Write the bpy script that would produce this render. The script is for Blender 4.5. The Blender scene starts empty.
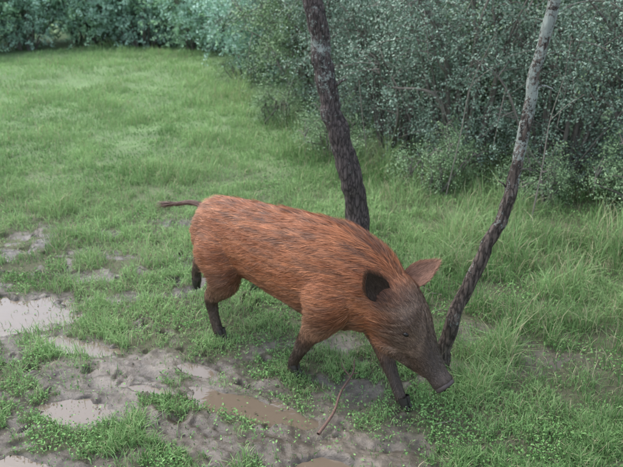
import bpy, math, numpy as np
from mathutils import Vector
rng=np.random.default_rng(7)
scene=bpy.context.scene
# ---------------------------------------------------------------- helpers
def link(o,parent=None):
    scene.collection.objects.link(o)
    if parent: o.parent=parent
    return o
def _hash(ix,iy,seed):
    h=(ix.astype(np.int64)*374761393+iy.astype(np.int64)*668265263+seed*1442695041)&0xffffffff
    h=((h^(h>>13))*1274126177)&0xffffffff
    h=h^(h>>16)
    return (h&0xffff)/65535.0
def vn(x,y,seed=0):
    x=np.asarray(x,float);y=np.asarray(y,float)
    ix=np.floor(x);iy=np.floor(y);fx=x-ix;fy=y-iy
    fx=fx*fx*(3-2*fx);fy=fy*fy*(3-2*fy)
    a=_hash(ix,iy,seed);b=_hash(ix+1,iy,seed);c=_hash(ix,iy+1,seed);d=_hash(ix+1,iy+1,seed)
    return (a*(1-fx)+b*fx)*(1-fy)+(c*(1-fx)+d*fx)*fy
def fbm(x,y,oct=4,seed=0):
    s=0;a=.5;t=0
    for i in range(oct):
        s=s+a*vn(x*2**i+i*17.3,y*2**i-i*9.1,seed+i);t+=a;a*=.5
    return s/t
def sstep(a,b,x):
    t=np.clip((x-a)/(b-a),0,1);return t*t*(3-2*t)
def mesh_np(name,verts,facelist,col=None,smooth=False,attrs=None):
    me=bpy.data.meshes.new(name)
    verts=np.asarray(verts,np.float32).reshape(-1,3)
    me.vertices.add(len(verts));me.vertices.foreach_set('co',verts.ravel())
    loops=np.concatenate([np.asarray(f,np.int32).ravel() for f in facelist])
    tot=np.concatenate([np.full(len(f),np.asarray(f).shape[1],np.int32) for f in facelist])
    st=np.concatenate([[0],np.cumsum(tot)[:-1]]).astype(np.int32)
    me.loops.add(len(loops));me.loops.foreach_set('vertex_index',loops)
    me.polygons.add(len(tot));me.polygons.foreach_set('loop_start',st)
    me.update(calc_edges=True)
    me.polygons.foreach_set('use_smooth',np.full(len(tot),smooth,bool))
    if col is not None:
        a=me.color_attributes.new(name='Col',type='FLOAT_COLOR',domain='POINT')
        c=np.ones((len(verts),4),np.float32);c[:,:3]=col;a.data.foreach_set('color',c.ravel())
    if attrs:
        for k,v in attrs.items():
            a=me.attributes.new(k,'FLOAT','POINT');a.data.foreach_set('value',np.asarray(v,np.float32))
    me.update()
    return me
def norm(v): return v/np.maximum(np.linalg.norm(v,axis=-1,keepdims=True),1e-9)
# ---------------------------------------------------------------- materials
def newmat(name):
    m=bpy.data.materials.new(name);m.use_nodes=True
    nt=m.node_tree;nt.nodes.clear()
    out=nt.nodes.new('ShaderNodeOutputMaterial')
    p=nt.nodes.new('ShaderNodeBsdfPrincipled')
    nt.links.new(p.outputs[0],out.inputs[0])
    return m,nt,p,out
def leaf_mat(name,rough=.55,trans=.35,spec=.3,tint=(1,1,1)):
    m,nt,p,out=newmat(name)
    at=nt.nodes.new('ShaderNodeAttribute');at.attribute_name='Col'
    mul=nt.nodes.new('ShaderNodeMix');mul.data_type='RGBA';mul.blend_type='MULTIPLY';mul.inputs[0].default_value=1
    nt.links.new(at.outputs[0],mul.inputs[6]);mul.inputs[7].default_value=(*tint,1)
    if spec==0:
        nt.nodes.remove(p)
        p=nt.nodes.new('ShaderNodeBsdfDiffuse');nt.links.new(mul.outputs[2],p.inputs[0]);nt.links.new(p.outputs[0],out.inputs[0])
    else:
        nt.links.new(mul.outputs[2],p.inputs['Base Color'])
        p.inputs['Roughness'].default_value=rough;p.inputs['Specular IOR Level'].default_value=spec
    if trans>0:
        tr=nt.nodes.new('ShaderNodeBsdfTranslucent');nt.links.new(mul.outputs[2],tr.inputs[0])
        mx=nt.nodes.new('ShaderNodeMixShader');mx.inputs[0].default_value=trans
        nt.links.new(p.outputs[0],mx.inputs[1]);nt.links.new(tr.outputs[0],mx.inputs[2]);nt.links.new(mx.outputs[0],out.inputs[0])
    return m
grass_m=leaf_mat('grass_blade_mat',.5,.25,0)
weed_m=leaf_mat('weed_leaf_mat',.6,0,0)
shrub_m=leaf_mat('shrub_leaf_mat',.55,.0,.35)
shrubhaze_m=leaf_mat('shrub_leaf_haze_mat',.6,.0,0,(1.3,1.3,1.4))  # pale bluish tint paints distance haze into the far leaves
def ground_mat():
    m,nt,p,out=newmat('ground_mat')
    at=nt.nodes.new('ShaderNodeAttribute');at.attribute_name='Col'
    wt=nt.nodes.new('ShaderNodeAttribute');wt.attribute_name='wet'
    tc=nt.nodes.new('ShaderNodeTexCoord')
    n=nt.nodes.new('ShaderNodeTexNoise');n.inputs['Scale'].default_value=42;n.inputs['Detail'].default_value=9;n.inputs['Roughness'].default_value=.72
    nt.links.new(tc.outputs['Object'],n.inputs['Vector'])
    mr=nt.nodes.new('ShaderNodeMapRange');mr.inputs[1].default_value=.3;mr.inputs[2].default_value=.7;mr.inputs[3].default_value=.5;mr.inputs[4].default_value=1.45
    nt.links.new(n.outputs['Fac'],mr.inputs[0])
    mul=nt.nodes.new('ShaderNodeVectorMath');mul.operation='SCALE'
    nt.links.new(at.outputs['Color'],mul.inputs[0]);nt.links.new(mr.outputs[0],mul.inputs['Scale'])
    nt.links.new(mul.outputs[0],p.inputs['Base Color'])
    n2=nt.nodes.new('ShaderNodeTexNoise');n2.inputs['Scale'].default_value=7;n2.inputs['Detail'].default_value=5
    nt.links.new(tc.outputs['Object'],n2.inputs['Vector'])
    r=nt.nodes.new('ShaderNodeMath');r.operation='MULTIPLY';nt.links.new(wt.outputs['Fac'],r.inputs[0]);nt.links.new(n2.outputs['Fac'],r.inputs[1])
    rr=nt.nodes.new('ShaderNodeMapRange');rr.inputs[1].default_value=.15;rr.inputs[2].default_value=.55;rr.inputs[3].default_value=.9;rr.inputs[4].default_value=.14
    nt.links.new(r.outputs[0],rr.inputs[0]);nt.links.new(rr.outputs[0],p.inputs['Roughness'])
    p.inputs['Specular IOR Level'].default_value=.6
    b=nt.nodes.new('ShaderNodeBump');b.inputs['Strength'].default_value=.6;b.inputs['Distance'].default_value=.01
    nt.links.new(n.outputs['Fac'],b.inputs['Height']);nt.links.new(b.outputs[0],p.inputs['Normal'])
    return m
def bark_mat(name,c1,c2,lichen_h=None,lichen_amt=.55):
    m,nt,p,out=newmat(name)
    tc=nt.nodes.new('ShaderNodeTexCoord')
    mp=nt.nodes.new('ShaderNodeMapping');mp.inputs['Scale'].default_value=(55,55,13)
    nt.links.new(tc.outputs['Object'],mp.inputs[0])
    n=nt.nodes.new('ShaderNodeTexNoise');n.inputs['Scale'].default_value=1;n.inputs['Detail'].default_value=9;n.inputs['Roughness'].default_value=.7;n.inputs['Distortion'].default_value=.6
    nt.links.new(mp.outputs[0],n.inputs['Vector'])
    v=nt.nodes.new('ShaderNodeTexVoronoi');v.feature='DISTANCE_TO_EDGE';v.inputs['Scale'].default_value=.9
    mpv=nt.nodes.new('ShaderNodeVectorMath');mpv.operation='MULTIPLY_ADD';mpv.inputs[1].default_value=(1.6,1.6,1.6)
    nt.links.new(n.outputs['Color'],mpv.inputs[0]);nt.links.new(mp.outputs[0],mpv.inputs[2]);nt.links.new(mpv.outputs[0],v.inputs['Vector'])
    vs=nt.nodes.new('ShaderNodeMapRange');vs.inputs[1].default_value=0;vs.inputs[2].default_value=.18;vs.inputs[3].default_value=.45;vs.inputs[4].default_value=1
    nt.links.new(v.outputs['Distance'],vs.inputs[0])
    add=nt.nodes.new('ShaderNodeMath');add.operation='MULTIPLY';nt.links.new(vs.outputs[0],add.inputs[0]);nt.links.new(n.outputs['Fac'],add.inputs[1])
    cr=nt.nodes.new('ShaderNodeValToRGB');cr.color_ramp.elements[0].position=.18;cr.color_ramp.elements[0].color=(*c1,1);cr.color_ramp.elements[1].position=.68;cr.color_ramp.elements[1].color=(*c2,1)
    nt.links.new(add.outputs[0],cr.inputs[0])
    ln=nt.nodes.new('ShaderNodeTexNoise');ln.inputs['Scale'].default_value=48;ln.inputs['Detail'].default_value=9;ln.inputs['Roughness'].default_value=.8
    nt.links.new(tc.outputs['Object'],ln.inputs['Vector'])
    ln2=nt.nodes.new('ShaderNodeTexNoise');ln2.inputs['Scale'].default_value=9;ln2.inputs['Detail'].default_value=3
    nt.links.new(tc.outputs['Object'],ln2.inputs['Vector'])
    sx=nt.nodes.new('ShaderNodeSeparateXYZ');nt.links.new(tc.outputs['Object'],sx.inputs[0])
    hz=nt.nodes.new('ShaderNodeMapRange');h0,h1=lichen_h or (0,3)
    hz.inputs[1].default_value=h0;hz.inputs[2].default_value=h1;hz.inputs[3].default_value=-.16;hz.inputs[4].default_value=.04
    nt.links.new(sx.outputs['Z'],hz.inputs[0])
    a2=nt.nodes.new('ShaderNodeMath');a2.operation='ADD';nt.links.new(ln.outputs['Fac'],a2.inputs[0]);nt.links.new(hz.outputs[0],a2.inputs[1])
    a3=nt.nodes.new('ShaderNodeMath');a3.operation='MULTIPLY_ADD';a3.inputs[1].default_value=.5;nt.links.new(ln2.outputs['Fac'],a3.inputs[0]);nt.links.new(a2.outputs[0],a3.inputs[2])
    lr=nt.nodes.new('ShaderNodeMapRange');lr.inputs[1].default_value=lichen_amt+.24;lr.inputs[2].default_value=lichen_amt+.30
    nt.links.new(a3.outputs[0],lr.inputs[0])
    lc=nt.nodes.new('ShaderNodeMix');lc.data_type='RGBA';nt.links.new(n.outputs['Fac'],lc.inputs[0]);lc.inputs[6].default_value=(.12,.14,.125,1);lc.inputs[7].default_value=(.50,.57,.51,1)
    mx=nt.nodes.new('ShaderNodeMix');mx.data_type='RGBA';nt.links.new(lr.outputs[0],mx.inputs[0]);nt.links.new(cr.outputs[0],mx.inputs[6]);nt.links.new(lc.outputs[2],mx.inputs[7])
    nt.links.new(mx.outputs[2],p.inputs['Base Color']);p.inputs['Roughness'].default_value=.85;p.inputs['Specular IOR Level'].default_value=.25
    b=nt.nodes.new('ShaderNodeBump');b.inputs['Strength'].default_value=.9;b.inputs['Distance'].default_value=.012
    nt.links.new(add.outputs[0],b.inputs['Height']);nt.links.new(b.outputs[0],p.inputs['Normal'])
    return m
def plain(name,c,rough=.7,spec=.4,nscale=30):
    m,nt,p,out=newmat(name)
    n=nt.nodes.new('ShaderNodeTexNoise');n.inputs['Scale'].default_value=nscale;n.inputs['Detail'].default_value=5
    cr=nt.nodes.new('ShaderNodeValToRGB')
    cr.color_ramp.elements[0].position=.3;cr.color_ramp.elements[0].color=(*[x*.6 for x in c],1)
    cr.color_ramp.elements[1].position=.7;cr.color_ramp.elements[1].color=(*[x*1.35 for x in c],1)
    nt.links.new(n.outputs['Fac'],cr.inputs[0]);nt.links.new(cr.outputs[0],p.inputs['Base Color'])
    p.inputs['Roughness'].default_value=rough;p.inputs['Specular IOR Level'].default_value=spec
    return m
# ---------------------------------------------------------------- ground
PUD=[(-1.90,3.52,.46,.20,.15),(-1.08,2.61,.15,.085,0),(-.32,2.63,.25,.07,-.38),(-.80,2.76,.12,.04,-.3),(-1.28,3.17,.20,.06,-.35),(-.62,2.95,.12,.03,-.45),(-1.75,2.75,.16,.07,.3),(.05,2.22,.18,.06,0),(-1.2,2.2,.2,.08,.1),(-2.4,2.95,.2,.1,.1)]
def pud_r(x,y,p):
    cx,cy,a,b,t=p;dx=x-cx;dy=y-cy;c,s=math.cos(t),math.sin(t)
    u=(dx*c+dy*s)/a;v=(-dx*s+dy*c)/b
    return np.sqrt(u*u+v*v)
dr=np.random.default_rng(3)
DENT=[]
def addprint(x,y,r,dp):
    a=dr.uniform(0,np.pi);dx,dy=math.cos(a)*r*.55,math.sin(a)*r*.55
    DENT.append((x+dx,y+dy,r*.8,dp));DENT.append((x-dx,y-dy,r*.8,dp*.8))
    if dr.random()<.5: DENT.append((x+dy*1.6,y-dx*1.6,r*.7,dp*.6))
k=0
while k<190:
    x=dr.uniform(-2.6,1.3);y=dr.uniform(1.7,4.2)
    if y<3.0-.54*x+dr.normal()*.15: addprint(x,y,dr.uniform(.016,.036),dr.uniform(.010,.026));k+=1
for i in range(60): addprint(dr.uniform(-2.5,-.3),dr.uniform(3.6,5.2),dr.uniform(.02,.045),dr.uniform(.02,.04))
def mudmask(x,y):
    n=fbm(x*2.3+5,y*3.1,4,11);n2=fbm(x*7,y*9,4,12);n3=fbm(x*22,y*26,2,13)
    edge=2.86-.52*x
    edge=np.where(x>.3,edge-.10*(x-.3),edge)
    m=sstep(-.25,.45,(edge-y)+(n-.5)*1.3+(n2-.5)*.9+(n3-.5)*.4)
    isl=sstep(.53,.63,fbm(x*3.1+40,y*3.8+3,4,21)*.75+n2*.25+(n3-.5)*.25)*.92
    isl=np.maximum(isl,sstep(.35,1.0,x)*sstep(2.9,2.4,y)*.8)
    m=m*(1-isl)
    for p in PUD: m=np.maximum(m,1-sstep(1.0,1.6,pud_r(x,y,p)+(n2-.5)*1.4))
    reg=np.exp(-(((x+1.4)/1.5)**2+((y-4.3)/.9)**2))
    m=np.maximum(m,sstep(.62,.72,n2*.62+fbm(x*2.6+9,y*4.5,4,31)*.38+.10*reg+(n3-.5)*.2)*sstep(.15,.6,reg)*.95)
    reg2=np.exp(-(((x-1.0)/.7)**2+((y-3.15)/.35)**2))
    m=np.maximum(m,sstep(.50,.62,n2*.5+.5*fbm(x*4+9,y*5,4,33)+(n3-.5)*.15)*sstep(.3,.7,reg2)*.75)
    reg3=np.exp(-(((x-.15)/.8)**2+((y-2.95)/.4)**2))
    m=np.maximum(m,sstep(.45,.58,n2*.45+.55*fbm(x*5+2,y*5,4,36)+(n3-.5)*.2)*sstep(.3,.7,reg3)*.88)
    return np.clip(m,0,1)
def H(x,y):
    x=np.asarray(x,float);y=np.asarray(y,float)
    d=np.hypot(x,y-3)
    h=(fbm(x*.5,y*.5,3,1)-.5)*.5*sstep(4,14,d)*.6+(fbm(x*2.2,y*2.2,3,2)-.5)*.035
    M=mudmask(x,y)
    h=h+M*((fbm(x*7,y*9,4,5)-.5)*.06+(fbm(x*26,y*30,3,6)-.5)*.022-.006)
    for (cx,cy,r,dp) in DENT:
        q=((x-cx)**2+(y-cy)**2)/(r*r)
        k=q<9
        if k.any():
            e=np.zeros_like(x);e[k]=-dp*np.exp(-q[k]**1.5*.8)+dp*.4*np.exp(-(np.sqrt(q[k])-1.5)**2*5)
            h=h+e
    wob=(fbm(x*8,y*8,4,8)-.5)*1.3
    R0=[pud_r(x,y,p) for p in PUD]
    for rr in R0:
        r=rr+wob
        h=np.where(r<1.7,h*sstep(.4,1.4,r)+(-.032)*(1-sstep(.65,1.3,r)),h)
    rmin=np.min(R0,axis=0)
    rim=(rmin>1.5)
    for rr in R0: h=np.where(rim&(rr<2.0),np.maximum(h,-.012),h)
    return h
def axis(lo,hi,f0,f1,fs):
    a=[f0]; s=fs
    while a[-1]>lo: s*=1.18;a.append(a[-1]-s)
    a=a[::-1]+list(np.arange(f0+fs,f1,fs)); s=fs
    while a[-1]<hi: s*=1.15;a.append(a[-1]+s)
    return np.array(a)
gx=axis(-150,150,-2.6,1.9,.0105);gy=axis(-60,250,1.7,4.7,.0105)
GX,GY=np.meshgrid(gx,gy);X=GX.ravel();Y=GY.ravel()
Z=H(X,Y);M=mudmask(X,Y)
nx,ny=len(gx),len(gy)
idx=np.arange(nx*ny).reshape(ny,nx)
F=np.stack([idx[:-1,:-1],idx[:-1,1:],idx[1:,1:],idx[1:,:-1]],-1).reshape(-1,4)
n=fbm(X*3,Y*3,4,50)[:,None];far=sstep(4,9,Y)[:,None]
soil=np.array([.07,.075,.036])*(.6+.8*n);gr=np.array([.12,.20,.075])*(.6+.8*n)
base=soil*(1-far)+gr*far
mn=np.clip((fbm(X*4,Y*6,5,51)-.5)*1.6+.5,0,1)[:,None]
mud=np.array([.055,.043,.031])*(1-mn)+np.array([.165,.14,.11])*mn
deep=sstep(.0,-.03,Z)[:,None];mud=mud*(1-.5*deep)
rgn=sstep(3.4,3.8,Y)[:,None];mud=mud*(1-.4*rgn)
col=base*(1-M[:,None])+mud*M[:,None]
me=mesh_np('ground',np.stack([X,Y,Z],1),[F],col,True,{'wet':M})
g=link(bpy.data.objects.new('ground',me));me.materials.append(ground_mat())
wm,nt,p,out=newmat('muddy_water_mat')
p.inputs['Base Color'].default_value=(.15,.12,.088,1);p.inputs['Roughness'].default_value=.04;p.inputs['IOR'].default_value=1.45;p.inputs['Specular IOR Level'].default_value=1.0
nn=nt.nodes.new('ShaderNodeTexNoise');nn.inputs['Scale'].default_value=14;bb=nt.nodes.new('ShaderNodeBump');bb.inputs['Strength'].default_value=.1;bb.inputs['Distance'].default_value=.01
nt.links.new(nn.outputs['Fac'],bb.inputs['Height']);nt.links.new(bb.outputs[0],p.inputs['Normal'])
for ip,p_ in enumerate(PUD):
    cx,cy,a,b,t=p_;k=40;an=np.linspace(0,2*np.pi,k,endpoint=False)
    zz=-.015-.0006*ip
    u=a*1.7*np.cos(an);v=b*1.7*np.sin(an);c,s=math.cos(t),math.sin(t)
    V=np.stack([cx+u*c-v*s,cy+u*s+v*c,np.full(k,zz)],1);V=np.vstack([V,[[cx,cy,zz]]])
    f=np.array([[i,(i+1)%k,k] for i in range(k)])
    me=mesh_np('puddle',V,[f],None,True);me.materials.append(wm);link(bpy.data.objects.new('puddle',me))
# ---------------------------------------------------------------- grass
def blades(x,y,h,w,col,lean,seed):
    r=np.random.default_rng(seed);N=len(x)
    z=H(x,y)-.004;a=r.uniform(0,2*np.pi,N);la=r.uniform(0,2*np.pi,N)
    side=np.stack([np.cos(a),np.sin(a),np.zeros(N)],1)
    ld=np.stack([np.cos(la),np.sin(la),np.zeros(N)],1)
    root=np.stack([x,y,z],1);up=np.array([0,0,1.])
    L=lean[:,None];hh=h[:,None];ww=w[:,None]
    mid=root+up*hh*.55*(1-.25*L)+ld*hh*.28*L
    tip=root+up*hh*(1-.55*L**1.5)+ld*hh*.95*L
    V=np.stack([root-side*ww*.5,root+side*ww*.5,mid+side*ww*.45,mid-side*ww*.45,tip],1).reshape(-1,3)
    o=(np.arange(N)*5)[:,None]
    q=o+np.array([[0,1,2,3]]);t=o+np.array([[3,2,4]])
    C=np.repeat(col,5,axis=0)
    return V,q,t,C
def sample(N,d0,d1,half,seed):
    r=np.random.default_rng(seed)
    d=np.exp(r.uniform(math.log(d0),math.log(d1),N));a=r.uniform(-half,half,N)
    return d*np.sin(a),d*np.cos(a),d,r
def bushedge(x,y):
    xs=np.array([-14,-9,-7,-5.6,-3,-1.5,-.9,-.13,.56,1.57,2.4,5]);ys=np.array([12,15,15.8,18,16.5,13,9.8,7.5,6.2,5.4,5.0,4.2])
    return y-np.interp(x,xs,ys)
x,y,d,r=sample(540000,1.7,22,.72,100)
M=mudmask(x,y);dens=fbm(x*2.4,y*2.4,4,60);tuft=fbm(x*9,y*9,3,64)
dens=np.clip((dens*.5+tuft*.5-.5)*2.6+.48,0,1)
bare=sstep(.60,.70,fbm(x*3.3+30,y*4.1,4,67)*.6+tuft*.4)*.75*sstep(9,5,d)
keep=(r.random(len(x))<np.clip(1-M,0,1)**1.3*np.clip(.10+1.3*dens,0,1)*(1-bare)+.025)&(bushedge(x,y)<.9)
x,y,d,dens,M=x[keep],y[keep],d[keep],dens[keep],M[keep];N=len(x)
be=bushedge(x,y)
tall=np.clip(sstep(.4,1.3,x-.15*(y-3))*.95*sstep(2.4,3.2,y)+sstep(-1.6,0,be)*(x>-1.5)*.9+.4*sstep(.53,.68,fbm(x*.9+3,y*.9,3,65)),0,1)*sstep(.25,.55,fbm(x*2.6,y*2.6,3,62))
h=(.016+.095*dens**1.6+.02*r.random(N))*(1+.5*sstep(5,12,d))*(1-.4*M)
h=h*(1+tall*3.4*r.random(N)**1.3) 
w=(.0022+.0026*r.random(N))*(1+.15*np.maximum(d-3,0))
c1=np.array([.10,.215,.07]);c2=np.array([.33,.49,.22]);c3=np.array([.48,.46,.29])
t=np.clip(fbm(x*1.1,y*1.1,4,63)*1.6-.42+.5*(dens-.4)+.30*sstep(.5,-1.5,x)+.25*sstep(6,13,d)+r.normal(0,.25,N),0,1)[:,None]
col=(c1*(1-t)+c2*t)*(.72+.5*fbm(x*2.1+7,y*2.6,4,68))[:,None]
dry=(r.random(N)<.07+.15*tall)[:,None];col=np.where(dry,c3*r.uniform(.6,1.1,(N,1)),col)
V,q,tt,C=blades(x,y,h,w,col,np.clip(r.uniform(.15,1,N),0,1),101)
me=mesh_np('grass',V,[q,tt],C);me.materials.append(grass_m);link(bpy.data.objects.new('grass',me))
def leaves(P,size,asp,nup,col,seed):
    r=np.random.default_rng(seed);N=len(P)
    nrm=norm(r.normal(0,1,(N,3))+np.array([0,0,nup]))
    t=norm(np.cross(nrm,r.normal(0,1,(N,3))));b=np.cross(nrm,t)
    s=size[:,None]
    V=np.stack([P-t*s*.5,P+b*s*asp*.5-t*s*.05+nrm*s*.08,P+t*s*.5,P-b*s*asp*.5-t*s*.05+nrm*s*.08],1).reshape(-1,3)
    o=(np.arange(N)*4)[:,None]
    return V,o+np.array([[0,1,2,3]]),np.repeat(col,4,axis=0)
x,y,d,r=sample(270000,1.7,12,.72,200)
M=mudmask(x,y);dens=fbm(x*5+3,y*5,4,70);big=fbm(x*1.3+8,y*1.3,3,71)
keep=(r.random(len(x))<sstep(.42,.62,dens*.7+big*.3)*np.clip(1.05-M,0,1)+.03)&(bushedge(x,y)<.3)
x,y,d,dens=x[keep],y[keep],d[keep],dens[keep];N=len(x)
z=H(x,y)+.005+.04*r.random(N)*sstep(.4,.7,dens)
t=r.random((N,1))*.6+.3*fbm(x*3,y*3,3,72)[:,None]
col=np.array([.095,.22,.065])*(1-t)+np.array([.27,.44,.18])*t
V,q,C=leaves(np.stack([x,y,z],1),(.007+.012*r.random(N)**2)*(1+.1*np.maximum(d-3,0)),.6,1.1,col,201)
me=mesh_np('weeds',V,[q],C);me.materials.append(weed_m);link(bpy.data.objects.new('weeds',me))
# ---------------------------------------------------------------- tubes
def catmull(P,n):
    P=np.asarray(P,float);Q=np.vstack([2*P[0]-P[1],P,2*P[-1]-P[-2]]);out=[]
    for i in range(1,len(Q)-2):
        for k in range(n):
            t=k/n;a,b,c,d=Q[i-1],Q[i],Q[i+1],Q[i+2]
            out.append(.5*((2*b)+(-a+c)*t+(2*a-5*b+4*c-d)*t*t+(-a+3*b-3*c+d)*t**3))
    out.append(Q[-2]);return np.array(out)
def tube(P,R,sides=8,off=0,rough=0,seed=0,cap=True):
    P=np.asarray(P,float);R=np.asarray(R,float);n=len(P)
    T=norm(np.gradient(P,axis=0));ref=np.array([0,1.,0.]) if abs(T[:,1]).max()<.9 else np.array([1.,0,0])
    A=norm(np.cross(T,ref));B=np.cross(T,A)
    an=np.linspace(0,2*np.pi,sides,endpoint=False)
    rr=R[:,None]*np.ones(sides)
    if rough:
        ii,jj=np.meshgrid(np.arange(n),np.arange(sides),indexing='ij')
        arc=np.concatenate([[0],np.cumsum(np.linalg.norm(np.diff(P,axis=0),axis=1))])
        rr=rr*(1+rough*(fbm(arc[:,None]*14+0*jj,3*np.sin(an)[None]+2*np.cos(an)[None]+0*ii,4,seed)-.5)*2)
    V=P[:,None]+rr[...,None]*(np.cos(an)[None,:,None]*A[:,None]+np.sin(an)[None,:,None]*B[:,None])
    V=V.reshape(-1,3);i=np.arange(n*sides).reshape(n,sides)
    j=np.roll(i,-1,axis=1)
    q=np.stack([i[:-1],j[:-1],j[1:],i[1:]],-1).reshape(-1,4)
    return V,q+off
def merge_tubes(L):
    Vs=[];Qs=[];o=0
    for V,q in L: Vs.append(V);Qs.append(q+o);o+=len(V)
    return np.vstack(Vs),np.vstack(Qs)
# ---------------------------------------------------------------- shrubs
def foliage(anchors,dirs,seed,ntwig,nleaf,twl,lsize,cA,cB):
    r=np.random.default_rng(seed)
    A=np.repeat(anchors,ntwig,axis=0);D=np.repeat(dirs,ntwig,axis=0)
    N=len(A);td=norm(D+r.normal(0,.75,(N,3))+np.array([0,0,.15]));tl=twl*r.uniform(.5,1.3,N)[:,None]
    end=A+td*tl
    t=r.uniform(.1,1.05,(N,nleaf,1))
    P=(A[:,None]+(end-A)[:,None]*t);P[...,2]-=(t[...,0]**2)*tl*.25
    P=P+r.normal(0,.018,P.shape);tb=np.repeat(r.random((N,1)),nleaf,axis=1).reshape(-1,1)
    P=P.reshape(-1,3);m=len(P)
    k=np.clip(.6*tb+.4*r.random((m,1)),0,1)
    col=cA*(1-k)+cB*k
    V,q,C=leaves(P,lsize*r.uniform(.6,1.35,m),.55,.8,col,seed+1)
    return V,q,C,A,end
def make_shrub(name,seed,Ht,R,nst,nbr,ntwig,nleaf,lsize,cA,cB,mat,bark):
    r=np.random.default_rng(seed);T=[];an=[];dd=[]
    for i in range(nst):
        a=r.uniform(0,2*np.pi);rad=R*r.uniform(.3,1.0);hh=Ht*r.uniform(.55,1.05)*(1-.35*(rad/R)**2)
        b=np.array([math.cos(a)*.15,math.sin(a)*.15,-.05]);e=np.array([math.cos(a)*rad,math.sin(a)*rad,hh])
        m1=b+(e-b)*.4+np.array([0,0,hh*.18])+r.normal(0,.09,3);m2=b+(e-b)*.75+np.array([0,0,hh*.12])+r.normal(0,.09,3)
        P=catmull([b,m1,m2,e],6);R0=r.uniform(.012,.028)
        T.append(tube(P,np.linspace(R0,.004,len(P)),5))
        for k in range(nbr):
            tq=r.uniform(.12,1);ix=int(tq*(len(P)-1));s=P[ix]
            dr_=norm(np.array([math.cos(a),math.sin(a),0])*.5+r.normal(0,.8,3)+np.array([0,0,.1]))
            if k%2==0: dr_[2]=-abs(dr_[2])*.6 if r.random()<.5 else dr_[2]
            L=r.uniform(.2,.55)*R;e2=s+dr_*L;e2[2]=max(e2[2],.06)
            md=(s+e2)/2+np.array([0,0,.05]);Q=catmull([s,md,e2],3)
            T.append(tube(Q,np.linspace(.007,.0025,len(Q)),3))
            for u in (.35,.6,.8,1.): 
                an.append(Q[int(u*(len(Q)-1))]);dd.append(norm(e2-s))
    an=np.array(an);dd=np.array(dd)
    V,q,C,A,E=foliage(an,dd,seed+5,ntwig,nleaf,.2,lsize,cA,cB)
    V[:,2]=np.maximum(V[:,2],.01)
    me=mesh_np(name,V,[q],C);me.materials.append(mat)
    TV,TQ=merge_tubes(T)
    tm=mesh_np(name+'_stems',TV,[TQ],None,True);tm.materials.append(bark)
    return me,tm
stem_m=plain('shrub_stem_mat',(.18,.165,.145),.85,.2,15)
gA=np.array([.105,.175,.125]);gB=np.array([.35,.48,.375])
yA=np.array([.12,.21,.10]);yB=np.array([.36,.52,.28])
SH=[make_shrub('shrub_a',11,2.5,1.15,20,14,3,9,.026,gA,gB,shrub_m,stem_m),
    make_shrub('shrub_b',22,2.2,1.2,20,14,3,9,.023,gA*1.05,gB*.9,shrub_m,stem_m),
    make_shrub('shrub_c',33,2.6,1.1,20,13,3,9,.029,yA,yB*.9,shrub_m,stem_m)]
SF=[make_shrub('shrub_d',44,2.8,1.5,20,14,3,8,.055,gA*2.0,gB*1.25,shrubhaze_m,stem_m),  # far leaf colours lightened to stand in for haze
    make_shrub('shrub_e',55,2.6,1.6,20,14,3,8,.06,(yA*.5+gA*.5)*2.0,(yB*.6+gB*.4)*1.2,shrubhaze_m,stem_m)]
low=make_shrub('low_shrub',66,.75,.5,12,7,3,9,.022,yA,yB*.95,shrub_m,stem_m)
def put(pair,x,y,s,rot,name='shrub',zs=1):
    e=bpy.data.objects.new(name,None);e.location=(x,y,float(H(np.array([x]),np.array([y]))[0]));e.rotation_euler=(0,0,rot);e.scale=(s,s,s*zs);link(e)
    for nm,m in zip(('foliage','stems'),pair):
        o=bpy.data.objects.new(nm,m);link(o,e)
pr=np.random.default_rng(9)
front=[(5.0,5.2,1.1),(4.0,5.5,1),(3.1,5.8,1),(2.35,6.25,.95),(1.55,6.7,1),(.95,7.5,.95),(.5,8.5,1.05),(.15,9.7,1.1),(-.1,11,1.2)]
for i,(x,y,s) in enumerate(front): put(SH[[1,2,0,1,0,1,0,2,1][i]],x,y,s,pr.uniform(0,6.28))
for i,(x,y,s) in enumerate([(4.4,7.0,1.3),(3.0,7.4,1.2),(2.1,8.2,1.2),(1.5,9.4,1.25),(1.2,11.0,1.3),(3.2,9.4,1.5)]):
    put(SH[i%3],x,y,s,pr.uniform(0,6.28))
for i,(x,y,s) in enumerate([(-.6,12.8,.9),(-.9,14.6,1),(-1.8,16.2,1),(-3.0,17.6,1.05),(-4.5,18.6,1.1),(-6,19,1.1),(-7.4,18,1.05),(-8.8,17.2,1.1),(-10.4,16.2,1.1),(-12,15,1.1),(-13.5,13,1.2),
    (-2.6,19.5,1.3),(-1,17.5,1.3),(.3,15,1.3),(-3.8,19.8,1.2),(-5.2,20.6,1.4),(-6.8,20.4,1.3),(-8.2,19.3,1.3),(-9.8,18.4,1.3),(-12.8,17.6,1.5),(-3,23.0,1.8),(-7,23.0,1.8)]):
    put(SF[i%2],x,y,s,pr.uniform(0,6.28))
for i,(x,y,s) in enumerate([(1.15,6.05,.8),(1.95,5.6,.7),(2.75,5.15,.9),(.3,7.1,.8),(3.4,4.9,.9),(-.45,8.9,.8),(-1.2,12.4,1.1)]):
    put(low,x,y,s,pr.uniform(0,6.28))
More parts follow.
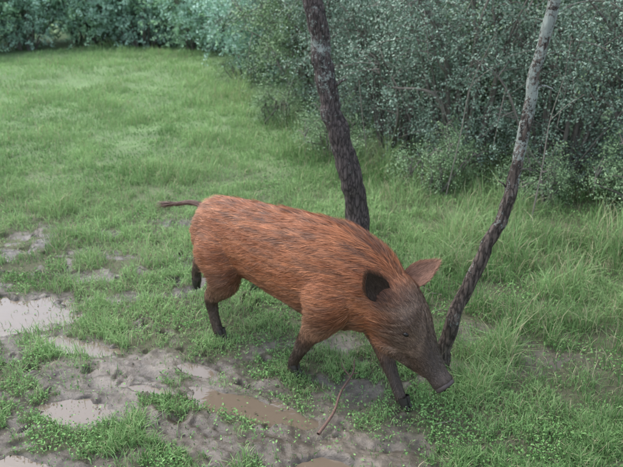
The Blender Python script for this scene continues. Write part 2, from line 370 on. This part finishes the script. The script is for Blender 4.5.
# ---------------------------------------------------------------- trees
def add_tree(pts,radii,barkm,crown_seed,stubs,name='tree'):
    e=link(bpy.data.objects.new(name,None))
    P=catmull(pts,14);tt=np.linspace(0,1,len(P));R=np.interp(tt,np.linspace(0,1,len(radii)),radii)
    r=np.random.default_rng(crown_seed)
    P[1:,:]+= (np.stack([fbm(tt*17,tt*0+i,3,crown_seed)-.5 for i in range(3)],1)*.05)[1:]
    L=[tube(P,R,24,rough=.2,seed=crown_seed)]
    for a in (.4,2.2,4.0,5.3):
        b=P[0];R0=R[0];dv=np.array([math.cos(a),math.sin(a),0])
        L.append(tube(catmull([b+dv*R0*.3+[0,0,R0*2],b+dv*R0*.8+[0,0,R0*.6],b+dv*R0*1.4+[0,0,-.03]],5),np.linspace(R0*.5,R0*.2,11),8,rough=.1,seed=3))
    for s in stubs:
        Q=catmull(s[0],5);L.append(tube(Q,np.linspace(s[1],s[1]*.35,len(Q)),7,rough=.1,seed=5))
    an=[];dd=[];top=P[-1]
    for k in range(9):
        a=k*2.4+r.uniform(-.3,.3);ix=int(len(P)*(.74+.25*k/9)) if k<8 else len(P)-1
        s=P[min(ix,len(P)-1)];ln=r.uniform(.6,1.0);d_=np.array([math.cos(a),math.sin(a),.55+.25*r.random()])
        Q=catmull([s,s+d_*ln*.5+[0,0,.1],s+d_*ln+r.normal(0,.08,3)],6)
        L.append(tube(Q,np.linspace(radii[-1]*.6,.006,len(Q)),6))
        for u in range(6,len(Q)):
            for v in range(3):
                dv=norm(d_+r.normal(0,.8,3));f=Q[u]+dv*.3
                L.append(tube(np.array([Q[u],(Q[u]+f)/2+[0,0,.02],f]),[.006,.004,.002],3))
                for u2 in (.5,1.): an.append(Q[u]+(f-Q[u])*u2);dd.append(dv)
    V,Q=merge_tubes(L);me=mesh_np('trunk_and_limbs',V,[Q],None,True);me.materials.append(barkm);link(bpy.data.objects.new('trunk_and_limbs',me),e)
    V,q,C,_,_=foliage(np.array(an),np.array(dd),crown_seed+1,2,6,.22,.032,gA,gB)
    me=mesh_np('crown',V,[q],C);me.materials.append(shrub_m);link(bpy.data.objects.new('crown',me),e)
bk1=bark_mat('dark_bark_mat',(.022,.018,.018),(.18,.145,.135),(0.1,1.3),.585)
bk2=bark_mat('lichen_bark_mat',(.022,.018,.016),(.20,.16,.135),(.55,1.6),.465)
add_tree([(.40,4.30,-.05),(.335,4.28,.207),(.262,4.28,.59),(.165,4.29,.9),(.112,4.3,1.125),(.06,4.3,1.42),(.01,4.3,1.73),(-.07,4.32,2.3),(-.12,4.38,3.0),(-.25,4.4,3.8)],
 [.098,.080,.074,.068,.064,.060,.060,.056,.05,.035],bk1,301,
 [([(.02,4.3,1.72),(.25,4.45,2.05),(.5,4.6,2.4)],.02),([(.13,4.28,1.2),(.19,4.22,1.26),(.22,4.2,1.27)],.012)])
add_tree([(.665,2.93,-.04),(.668,2.91,.1),(.695,2.9,.30),(.794,2.9,.57),(.884,2.9,.849),(.927,2.9,1.157),(.952,2.9,1.463),(.987,2.9,1.786),(1.03,2.93,2.3),(1.1,2.95,3.0),(1.12,3.0,3.5)],
 [.046,.036,.033,.031,.028,.025,.024,.022,.022,.02],bk2,402,
 [([(.945,2.9,1.40),(.985,2.89,1.44),(1.03,2.88,1.43)],.008),([(.90,2.9,.95),(.87,2.88,1.0),(.84,2.88,1.02)],.006)])
def twig(name,pts,r0,mat,extra=[]):
    L=[tube(catmull(pts,6),np.linspace(r0,r0*.4,6*(len(pts)-1)+1),7,rough=.15,seed=8)]
    for ex in extra: L.append(tube(catmull(ex,5),np.linspace(r0*.6,r0*.25,5*(len(ex)-1)+1),5))
    V,Q=merge_tubes(L);me=mesh_np(name,V,[Q],None,True);me.materials.append(mat);link(bpy.data.objects.new(name,me))
tw_m=plain('twig_mat',(.15,.09,.07),.6)
gw_m=plain('dry_twig_mat',(.22,.20,.17),.8)
twig('fallen_branch',[(.03,2.40,.01),(.10,2.52,.035),(.14,2.66,.05),(.20,2.78,.07),(.215,2.86,.10)],.008,tw_m,[[(.19,2.76,.065),(.155,2.82,.08),(.15,2.86,.085)],[(.2,2.78,.07),(.23,2.8,.06)]])
for i in range(14):
    x0=pr.uniform(-2.2,1.6);y0=pr.uniform(2.3,4.6);a=pr.uniform(0,6.28);l=pr.uniform(.08,.22);z0=float(H(np.array([x0]),np.array([y0]))[0])+.012
    twig('twig',[(x0,y0,z0),(x0+.5*l*math.cos(a),y0+.5*l*math.sin(a),z0+.012),(x0+l*math.cos(a+.2),y0+l*math.sin(a+.2),z0+.004)],.003,gw_m)
for (x0,y0,hh,dx) in [(1.75,5.0,1.2,.12),(1.2,5.7,1.4,.3),(2.5,5.0,1.6,.25),(.6,6.8,1.5,-.3)]:
    twig('dead_sapling',[(x0,y0,-.02),(x0+dx*.3,y0,.4*hh),(x0+dx*.5,y0+.03,.7*hh),(x0+dx,y0,hh)],.006,gw_m,
      [[(x0+dx*.3,y0,.4*hh),(x0+dx*.3-.12,y0,.4*hh+.15),(x0+dx*.3-.2,y0,.4*hh+.35)],[(x0+dx*.5,y0+.03,.7*hh),(x0+dx*.5+.1,y0,.7*hh+.12),(x0+dx*.5+.22,y0,.7*hh+.2)]])
# ---------------------------------------------------------------- wild boar
OX,OY=-.46,3.3465;hx,hy=.765,-.643
def W(P):
    P=np.asarray(P,float);s,l,z=P[...,0],P[...,1],P[...,2]
    return np.stack([OX+hx*s+hy*l,OY+hy*s-hx*l,z],-1)
def loft(C,RU,RL,sides=28):
    k=5;C=catmull(C,k);RU=catmull(np.array(RU)[:,None]*[1,0,0],k)[:,0];RL=catmull(np.array(RL)[:,None]*[1,0,0],k)[:,0]
    RU=np.maximum(RU,.004);RL=np.maximum(RL,.004)
    T=norm(np.gradient(C,axis=0));S=np.array([0,1.,0]);U=norm(np.cross(S,T));Lr=norm(np.cross(T,U))
    an=np.linspace(0,2*np.pi,sides,endpoint=False)
    V=C[:,None]+RU[:,None,None]*np.cos(an)[None,:,None]*U[:,None]+RL[:,None,None]*np.sin(an)[None,:,None]*Lr[:,None]
    n=len(C);i=np.arange(n*sides).reshape(n,sides);j=np.roll(i,-1,axis=1)
    q=np.stack([i[:-1],j[:-1],j[1:],i[1:]],-1).reshape(-1,4)
    V=np.vstack([V.reshape(-1,3),C[:1],C[-1:]]);c0=n*sides;c1=c0+1
    t0=np.stack([i[0],np.full(sides,c0),j[0]],-1);t1=np.stack([i[-1],j[-1],np.full(sides,c1)],-1)
    return V,q,np.vstack([t0,t1])
parts=[]
parts.append(loft([(-.195,0,.62),(-.16,0,.60),(-.07,0,.585),(.08,0,.58),(.25,0,.59),(.45,0,.58),(.65,0,.565),(.80,0,.56),(.92,0,.55),(1.02,0,.52),(1.10,0,.49)],
 [.03,.12,.18,.205,.205,.23,.25,.255,.23,.19,.13],[.03,.10,.145,.155,.16,.175,.18,.165,.145,.125,.09]))
parts.append(loft([(.97,0,.57),(1.05,0,.52),(1.12,0,.465),(1.18,0,.405),(1.235,0,.345),(1.28,0,.295),(1.32,0,.252),(1.355,0,.220),(1.364,0,.212)],
 [.12,.16,.145,.115,.085,.066,.053,.052,.045],[.10,.125,.118,.095,.066,.052,.044,.046,.04]))
parts.append(loft([(1.0,0,.40),(1.08,0,.36),(1.17,0,.31),(1.25,0,.255),(1.29,0,.222)],[.06,.085,.065,.04,.015],[.06,.085,.065,.035,.015]))
def leg(J,R,Rw):
    parts.append(loft(J,R,Rw,20))
leg([(.0,.08,.62),(.05,.105,.52),(.10,.125,.40),(.04,.12,.30),(-.015,.115,.235),(-.012,.112,.15),(.005,.11,.07),(.03,.11,.025)],[.12,.155,.105,.06,.043,.031,.029,.030],[.075,.095,.07,.046,.036,.028,.027,.028])
leg([(-.03,-.06,.62),(-.03,-.10,.52),(-.10,-.12,.43),(-.20,-.12,.375),(-.33,-.115,.34),(-.385,-.112,.26),(-.41,-.11,.18),(-.40,-.11,.14)],[.10,.14,.10,.065,.046,.032,.028,.027],[.06,.09,.07,.048,.036,.028,.027,.027])
leg([(.80,.08,.60),(.80,.115,.49),(.765,.13,.375),(.70,.125,.28),(.655,.12,.21),(.61,.115,.13),(.575,.11,.065),(.575,.11,.025)],[.13,.145,.085,.052,.042,.031,.028,.029],[.085,.09,.065,.044,.036,.028,.027,.028])
leg([(.88,-.05,.58),(.90,-.09,.47),(.925,-.085,.36),(.98,-.06,.27),(1.02,-.045,.21),(1.075,-.03,.13),(1.125,-.015,.06),(1.145,-.01,.022)],[.10,.115,.085,.055,.043,.031,.028,.029],[.06,.075,.062,.046,.037,.028,.027,.027])
for sd_ in (1,-1):
    parts.append(loft([(1.12,sd_*.06,.54),(1.17,sd_*.065,.50),(1.21,sd_*.06,.455),(1.24,sd_*.05,.41)],[.02,.04,.036,.015],[.02,.036,.03,.012],14))
    # ear roots
    parts.append(loft([(1.05,sd_*.05,.55),(1.07,sd_*.075,.58),(1.075,sd_*.088,.605)],[.04,.042,.02],[.035,.035,.015],14))
def merge3(L):
    Vs=[];Qs=[];Ts=[];o=0
    for V,q,t in L: Vs.append(V);Qs.append(q+o);Ts.append(t+o);o+=len(V)
    return np.vstack(Vs),np.vstack(Qs),np.vstack(Ts)
V,Q,T=merge3(parts)
me=mesh_np('tmp',V,[Q,T],None,True);tmp=link(bpy.data.objects.new('tmp',me))
rm=tmp.modifiers.new('r','REMESH');rm.mode='VOXEL';rm.voxel_size=.0085;rm.use_smooth_shade=True
sm=tmp.modifiers.new('s','SMOOTH');sm.factor=.6;sm.iterations=7
dg=bpy.context.evaluated_depsgraph_get();bm=bpy.data.meshes.new_from_object(tmp.evaluated_get(dg))
bpy.data.objects.remove(tmp)
nv=len(bm.vertices);B=np.empty(nv*3,np.float32);bm.vertices.foreach_get('co',B);B=B.reshape(-1,3).astype(float)
def coat(P):
    s,l,z=P[:,0],P[:,1],P[:,2]
    an=np.arctan2(l,z-.56)
    st=fbm(s*5+an*1.2,an*13-s*3,4,80)
    bl=fbm(s*4.2+3,an*5.5,3,81);fine=fbm(s*12,an*38,2,83);fl=fbm(s*8+9,an*16,3,85)
    ruf=np.array([.28,.098,.040]);brt=np.array([.50,.205,.095]);drk=np.array([.060,.032,.022]);tan=np.array([.31,.19,.125])
    k=np.clip((st-.5)*2.8+(fine-.5)*1.5+.45,0,1)[:,None]
    c=ruf*(1-k)+brt*k
    back=(sstep(.62,.80,z)*sstep(.46,.64,st*.35+bl*.25+fl*.4+(fine-.5)*.5)*.75)[:,None]
    c=c*(1-back)+drk*back
    spot=(sstep(.52,.66,st*.4+fl*.6+(fine-.5)*.5)*.55)[:,None];c=c*(1-spot)+drk*1.5*spot
    lowm=((1-sstep(.36,.54,z))*.7*(s<1.0))[:,None];c=c*(1-lowm)+tan*(.35+.5*k)*lowm
    rp=((1-sstep(-.15,.12,s))*.45)[:,None];c=c*(1-rp)+tan*.7*rp
    hd=sstep(1.03,1.20,s+(.5-z)*.22)[:,None]*.9;c=c*(1-hd)+np.array([.165,.12,.09])*(.55+.8*k)*hd
    mz=sstep(1.22,1.33,s)[:,None]*.75;c=c*(1-mz)+np.array([.075,.062,.055])*mz
    ear=(np.exp(-(((s-1.09)/.07)**2+((z-.58)/.07)**2+((l-.10)/.08)**2))*.8)[:,None];c=c*(1-ear)+drk*ear
    lg=((1-sstep(.17,.38,z))*(s<1.22))[:,None]*.92;c=c*(1-lg)+np.array([.070,.053,.042])*(.7+.6*k)*lg
    return c
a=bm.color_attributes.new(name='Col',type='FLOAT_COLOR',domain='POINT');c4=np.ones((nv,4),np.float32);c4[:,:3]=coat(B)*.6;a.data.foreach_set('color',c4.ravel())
bm.calc_loop_triangles();nt_=len(bm.loop_triangles);ti=np.empty(nt_*3,np.int32);bm.loop_triangles.foreach_get('vertices',ti);ti=ti.reshape(-1,3)
Wv=W(B);bm.vertices.foreach_set('co',Wv.astype(np.float32).ravel())
bm.update()
det=hx*(-hx)-hy*hy
if det<0: bm.flip_normals()
boar=link(bpy.data.objects.new('wild_boar',None))
fur_m,nt,p,out=newmat('boar_hair_mat')
at=nt.nodes.new('ShaderNodeAttribute');at.attribute_name='Col';nt.links.new(at.outputs[0],p.inputs['Base Color']);p.inputs['Roughness'].default_value=.5;p.inputs['Specular IOR Level'].default_value=.35
bm.materials.clear();bm.materials.append(fur_m)
bo=link(bpy.data.objects.new('body',bm),boar);bm.name='boar_body'
def bristles(Vt,Tr,N,name,colf,dirf,lenf,wd,seed,lift=.22,clump=0):
    r=np.random.default_rng(seed)
    A,Bb,Cc=Vt[Tr[:,0]],Vt[Tr[:,1]],Vt[Tr[:,2]];cr=np.cross(Bb-A,Cc-A);ar=np.linalg.norm(cr,axis=1)
    ii=r.choice(len(Tr),N,p=ar/ar.sum());u=r.random((N,1));v=r.random((N,1));f=(u+v)>1;u=np.where(f,1-u,u);v=np.where(f,1-v,v)
    P=A[ii]+(Bb-A)[ii]*u+(Cc-A)[ii]*v;nr=norm(cr)[ii]
    d=dirf(P)+r.normal(0,.15,(N,3))
    if clump:
        an=np.arctan2(P[:,1],P[:,2]-.56)
        cl=fbm(P[:,0]*16,an*11,2,91)-.5;cl2=fbm(P[:,0]*16+50,an*11,2,93)-.5
        d=d+np.stack([0*cl,cl*clump,cl2*clump],1)
    d=d-(d*nr).sum(1,keepdims=True)*nr;d=norm(d)
    L=(lenf(P)*r.uniform(.5,1.4,N))[:,None]
    lf=lift*np.ones((N,1))
    if clump: lf=lf*(1+2.4*np.clip(cl+.1,-.3,1))[:,None]
    sd=norm(np.cross(d,nr)+nr*r.normal(0,.3,(N,1)));w=wd*r.uniform(.6,1.3,(N,1))
    m=P+(d+nr*lf)*L*.5;t=P+(d+nr*lf*.8)*L
    Vv=np.stack([P-sd*w*.5,P+sd*w*.5,m+sd*w*.45,m-sd*w*.45,t],1).reshape(-1,3)
    o=(np.arange(N)*5)[:,None]
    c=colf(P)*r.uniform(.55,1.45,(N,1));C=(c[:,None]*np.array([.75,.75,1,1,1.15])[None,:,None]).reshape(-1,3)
    me=mesh_np(name,W(Vv),[o+np.array([[0,1,2,3]]),o+np.array([[3,2,4]])],C);me.materials.append(fur_m)
    return link(bpy.data.objects.new(name,me),boar)
def bdir(P):
    s,l,z=P[:,0],P[:,1],P[:,2]
    d=np.tile(np.array([-1.,0,-.2]),(len(P),1))
    hd=sstep(1.0,1.15,s)[:,None];d=d*(1-hd)+np.array([-.7,0,.5])*hd
    lg=((1-sstep(.28,.40,z))*(s<1.2))[:,None];d=d*(1-lg)+np.array([-.15,0,-1.])*lg
    return d
def blen(P):
    s,z=P[:,0],P[:,2]
    L=.044+.034*sstep(.68,.80,z);L=L*(1-.65*sstep(1.03,1.18,s));L=L*(1-.6*(1-sstep(.22,.4,z)))
    return L
A_=B[ti[:,0]];cr=np.cross(B[ti[:,1]]-A_,B[ti[:,2]]-A_);vol=(A_*cr).sum()
if vol<0: ti=ti[:,::-1]
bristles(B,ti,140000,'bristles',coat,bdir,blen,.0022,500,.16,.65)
def ear(base,tipd,face,L,Wd,name,cup0=.55,nin=2500,incol=(.05,.036,.03),outcol=(.40,.24,.16)):
    base=np.array(base,float);tipd=norm(np.array(tipd,float));nr=np.array(face,float);nr=norm(nr-tipd*(nr@tipd));wdir=np.cross(nr,tipd)
    nu,nvv=18,14;Vf=[]
    for i in range(nu):
        t=i/(nu-1);ww=Wd*(math.sin(math.pi*(.10+.90*t**.9)))**.75*(1-.25*t)+.001
        for j in range(nvv):
            a=(j/(nvv-1)-.5)*2
            Vf.append(base+tipd*L*t+wdir*ww*a+nr*(cup0*(1-t*.5)*ww*(a*a)+.14*L*t*t))
    Vf=np.array(Vf);back=Vf-nr*.008
    i=np.arange(nu*nvv).reshape(nu,nvv);q=np.stack([i[:-1,:-1],i[:-1,1:],i[1:,1:],i[1:,:-1]],-1).reshape(-1,4)
    ring=np.concatenate([i[:,0],i[-1,1:],i[-2::-1,-1],i[0,-2:0:-1]]);r2=np.roll(ring,-1);n0=nu*nvv
    edge=np.stack([ring,r2,r2+n0,ring+n0],-1)
    V=np.vstack([Vf,back]);Qs=np.vstack([q,q[:,::-1]+n0,edge])
    C=np.vstack([np.tile(incol,(n0,1)),np.tile(np.array(outcol)*.75,(n0,1))])
    me=mesh_np(name,W(V),[Qs],C,True);me.materials.append(fur_m);link(bpy.data.objects.new(name,me),boar)
    T=np.vstack([q[:,[0,1,2]],q[:,[0,2,3]]])
    c=np.cross(Vf[T[0,1]]-Vf[T[0,0]],Vf[T[0,2]]-Vf[T[0,0]])
    if c@nr<0: T=T[:,::-1]
    Tb=T[:,::-1]+n0
    bristles(V,Tb,4500,name+'_hair',lambda P:np.tile(outcol,(len(P),1)),lambda P:np.tile(tipd,(len(P),1)),lambda P:np.full(len(P),.028),.0018,7,.3)
    bristles(V,T,nin,name+'_inner_hair',lambda P:np.tile(np.array(incol)*1.7,(len(P),1)),lambda P:np.tile(tipd,(len(P),1)),lambda P:np.full(len(P),.030),.0018,8,.35)
ear((1.07,.085,.585),(-.22,.48,.85),(.72,.60,.15),.155,.058,'right_ear',.45,3500,(.045,.032,.026),(.22,.12,.075))
ear((1.085,-.075,.595),(.62,-.42,.60),(.35,.45,.3),.175,.055,'left_ear',.35,3500,(.24,.14,.10))  # inner colour painted lighter, as if light falls into this ear
dark=plain('hoof_mat',(.035,.03,.027),.45,.5);nose=plain('snout_mat',(.07,.055,.052),.45,.4,60);eyem=plain('eye_mat',(.008,.006,.005),.25,.4)
def ellipsoid(c,r,n=14):
    V=[];c=np.array(c)
    th=np.linspace(0,np.pi,n);ph=np.linspace(0,2*np.pi,2*n,endpoint=False)
    for t in th:
        for f in ph: V.append(c+np.array([r[0]*math.sin(t)*math.cos(f),r[1]*math.sin(t)*math.sin(f),r[2]*math.cos(t)]))
    i=np.arange(n*2*n).reshape(n,2*n);j=np.roll(i,-1,axis=1)
    return np.array(V),np.stack([i[:-1],i[1:],j[1:],j[:-1]],-1).reshape(-1,4)
def addq(L,name,mat):
    V,Q=merge_tubes(L);me=mesh_np(name,W(V),[Q],None,True);me.materials.append(mat);return link(bpy.data.objects.new(name,me),boar)
addq([ellipsoid((1.205,s*.091,.45),(.014,.010,.011)) for s in (1,-1)],'eyes',eyem)
ax=norm(np.array([.72,0,-.62]));upv=norm(np.array([.62,0,.72]));c0=np.array([1.359,0,.215])
an=np.linspace(0,2*np.pi,24,endpoint=False);rings=[]
for off,rad in ((-.02,.85),(0,1.05),(.010,1.06),(.017,.93),(.017,.0)):
    rings.append(c0+ax*off+rad*(.046*np.cos(an)[:,None]*upv+.043*np.sin(an)[:,None]*np.array([0,1,0])))
V=np.array(rings).reshape(-1,3);i=np.arange(5*24).reshape(5,24);j=np.roll(i,-1,axis=1)
addq([(V,np.stack([i[:-1],j[:-1],j[1:],i[1:]],-1).reshape(-1,4))],'snout_disc',nose)
addq([ellipsoid(c0+ax*.016+np.array([0,s*.016,0]),(.007,.006,.010),8) for s in (1,-1)],'nostrils',eyem)
hv=[]
for (s,l,z,tp) in ((.03,.11,.0,0),(.575,.11,.0,0),(1.15,-.01,.0,0),(-.41,-.11,.115,-.9)):
    for sd in (1,-1):
        ct,sn=math.cos(tp),math.sin(tp)
        Cc=[(0,.055),(.008,.035),(.022,.015),(.045,.003)]
        pts=[(s+u*ct+(v-.05)*sn*-.5, l+sd*.013, z+v*ct+u*sn) for u,v in Cc]
        V,q,t=loft(pts,[.026,.024,.018,.006],[.015,.015,.012,.005],12);hv.append((V,q))
addq(hv,'hooves',dark)
tp=catmull([(-.15,0,.68),(-.20,.0,.702),(-.28,.01,.70),(-.37,.02,.675),(-.47,.03,.655)],8)
V,Q=tube(tp,np.interp(np.linspace(0,1,len(tp)),[0,.2,1],[.024,.012,.006]),10)
tv=mesh_np('tail',W(V),[Q],np.tile([.09,.05,.035],(len(V),1)),True);tv.materials.append(fur_m);link(bpy.data.objects.new('tail',tv),boar)
TT=np.vstack([Q[:,[0,1,2]],Q[:,[0,2,3]]]);A_=V[TT[:,0]]
cen=np.array([tp[np.argmin(((tp-a)**2).sum(1))] for a in A_]);cr=np.cross(V[TT[:,1]]-A_,V[TT[:,2]]-A_)
fl=((cr*(A_-cen)).sum(1)<0);TT[fl]=TT[fl][:,::-1]
bristles(V,TT,2600,'tail_hair',lambda P:np.tile([.12,.07,.05],(len(P),1)),lambda P:np.tile([-1.,.1,-.35],(len(P),1)),lambda P:np.where(P[:,0]<-.38,.07,.03),.0015,9,.2)
# ---------------------------------------------------------------- world, sun, camera
w=bpy.data.worlds.new('World');scene.world=w;w.use_nodes=True;nt=w.node_tree
bg=nt.nodes['Background'];sk=nt.nodes.new('ShaderNodeTexSky');sk.sky_type='NISHITA';sk.sun_disc=False
el,az=math.radians(58),math.radians(-60)
sk.sun_elevation=el;sk.sun_rotation=az;sk.air_density=1.0;sk.dust_density=3.0;sk.ozone_density=1.0
hsv=nt.nodes.new('ShaderNodeHueSaturation');hsv.inputs['Saturation'].default_value=.6;hsv.inputs['Value'].default_value=2.75;nt.links.new(sk.outputs[0],hsv.inputs['Color'])
nt.links.new(hsv.outputs[0],bg.inputs[0]);bg.inputs[1].default_value=.15
sd=bpy.data.lights.new('sun','SUN');sd.energy=1.3;sd.angle=math.radians(50);sd.color=(1,.99,.96);so=link(bpy.data.objects.new('sun',sd))
dirv=Vector((math.sin(az)*math.cos(el),math.cos(az)*math.cos(el),math.sin(el)));so.rotation_euler=(-dirv).to_track_quat('-Z','Y').to_euler()
cd=bpy.data.cameras.new('camera');co=link(bpy.data.objects.new('camera',cd));co.location=(0,0,1.9);co.rotation_euler=(math.radians(90-21.5),0,0)
cd.sensor_width=36;cd.lens=36*668/623;cd.clip_end=1000;cd.clip_start=.05;scene.camera=co
cd.dof.use_dof=True;cd.dof.focus_distance=2.75;cd.dof.aperture_fstop=4.0
scene.view_settings.view_transform='Standard';scene.view_settings.look='None';scene.view_settings.exposure=0
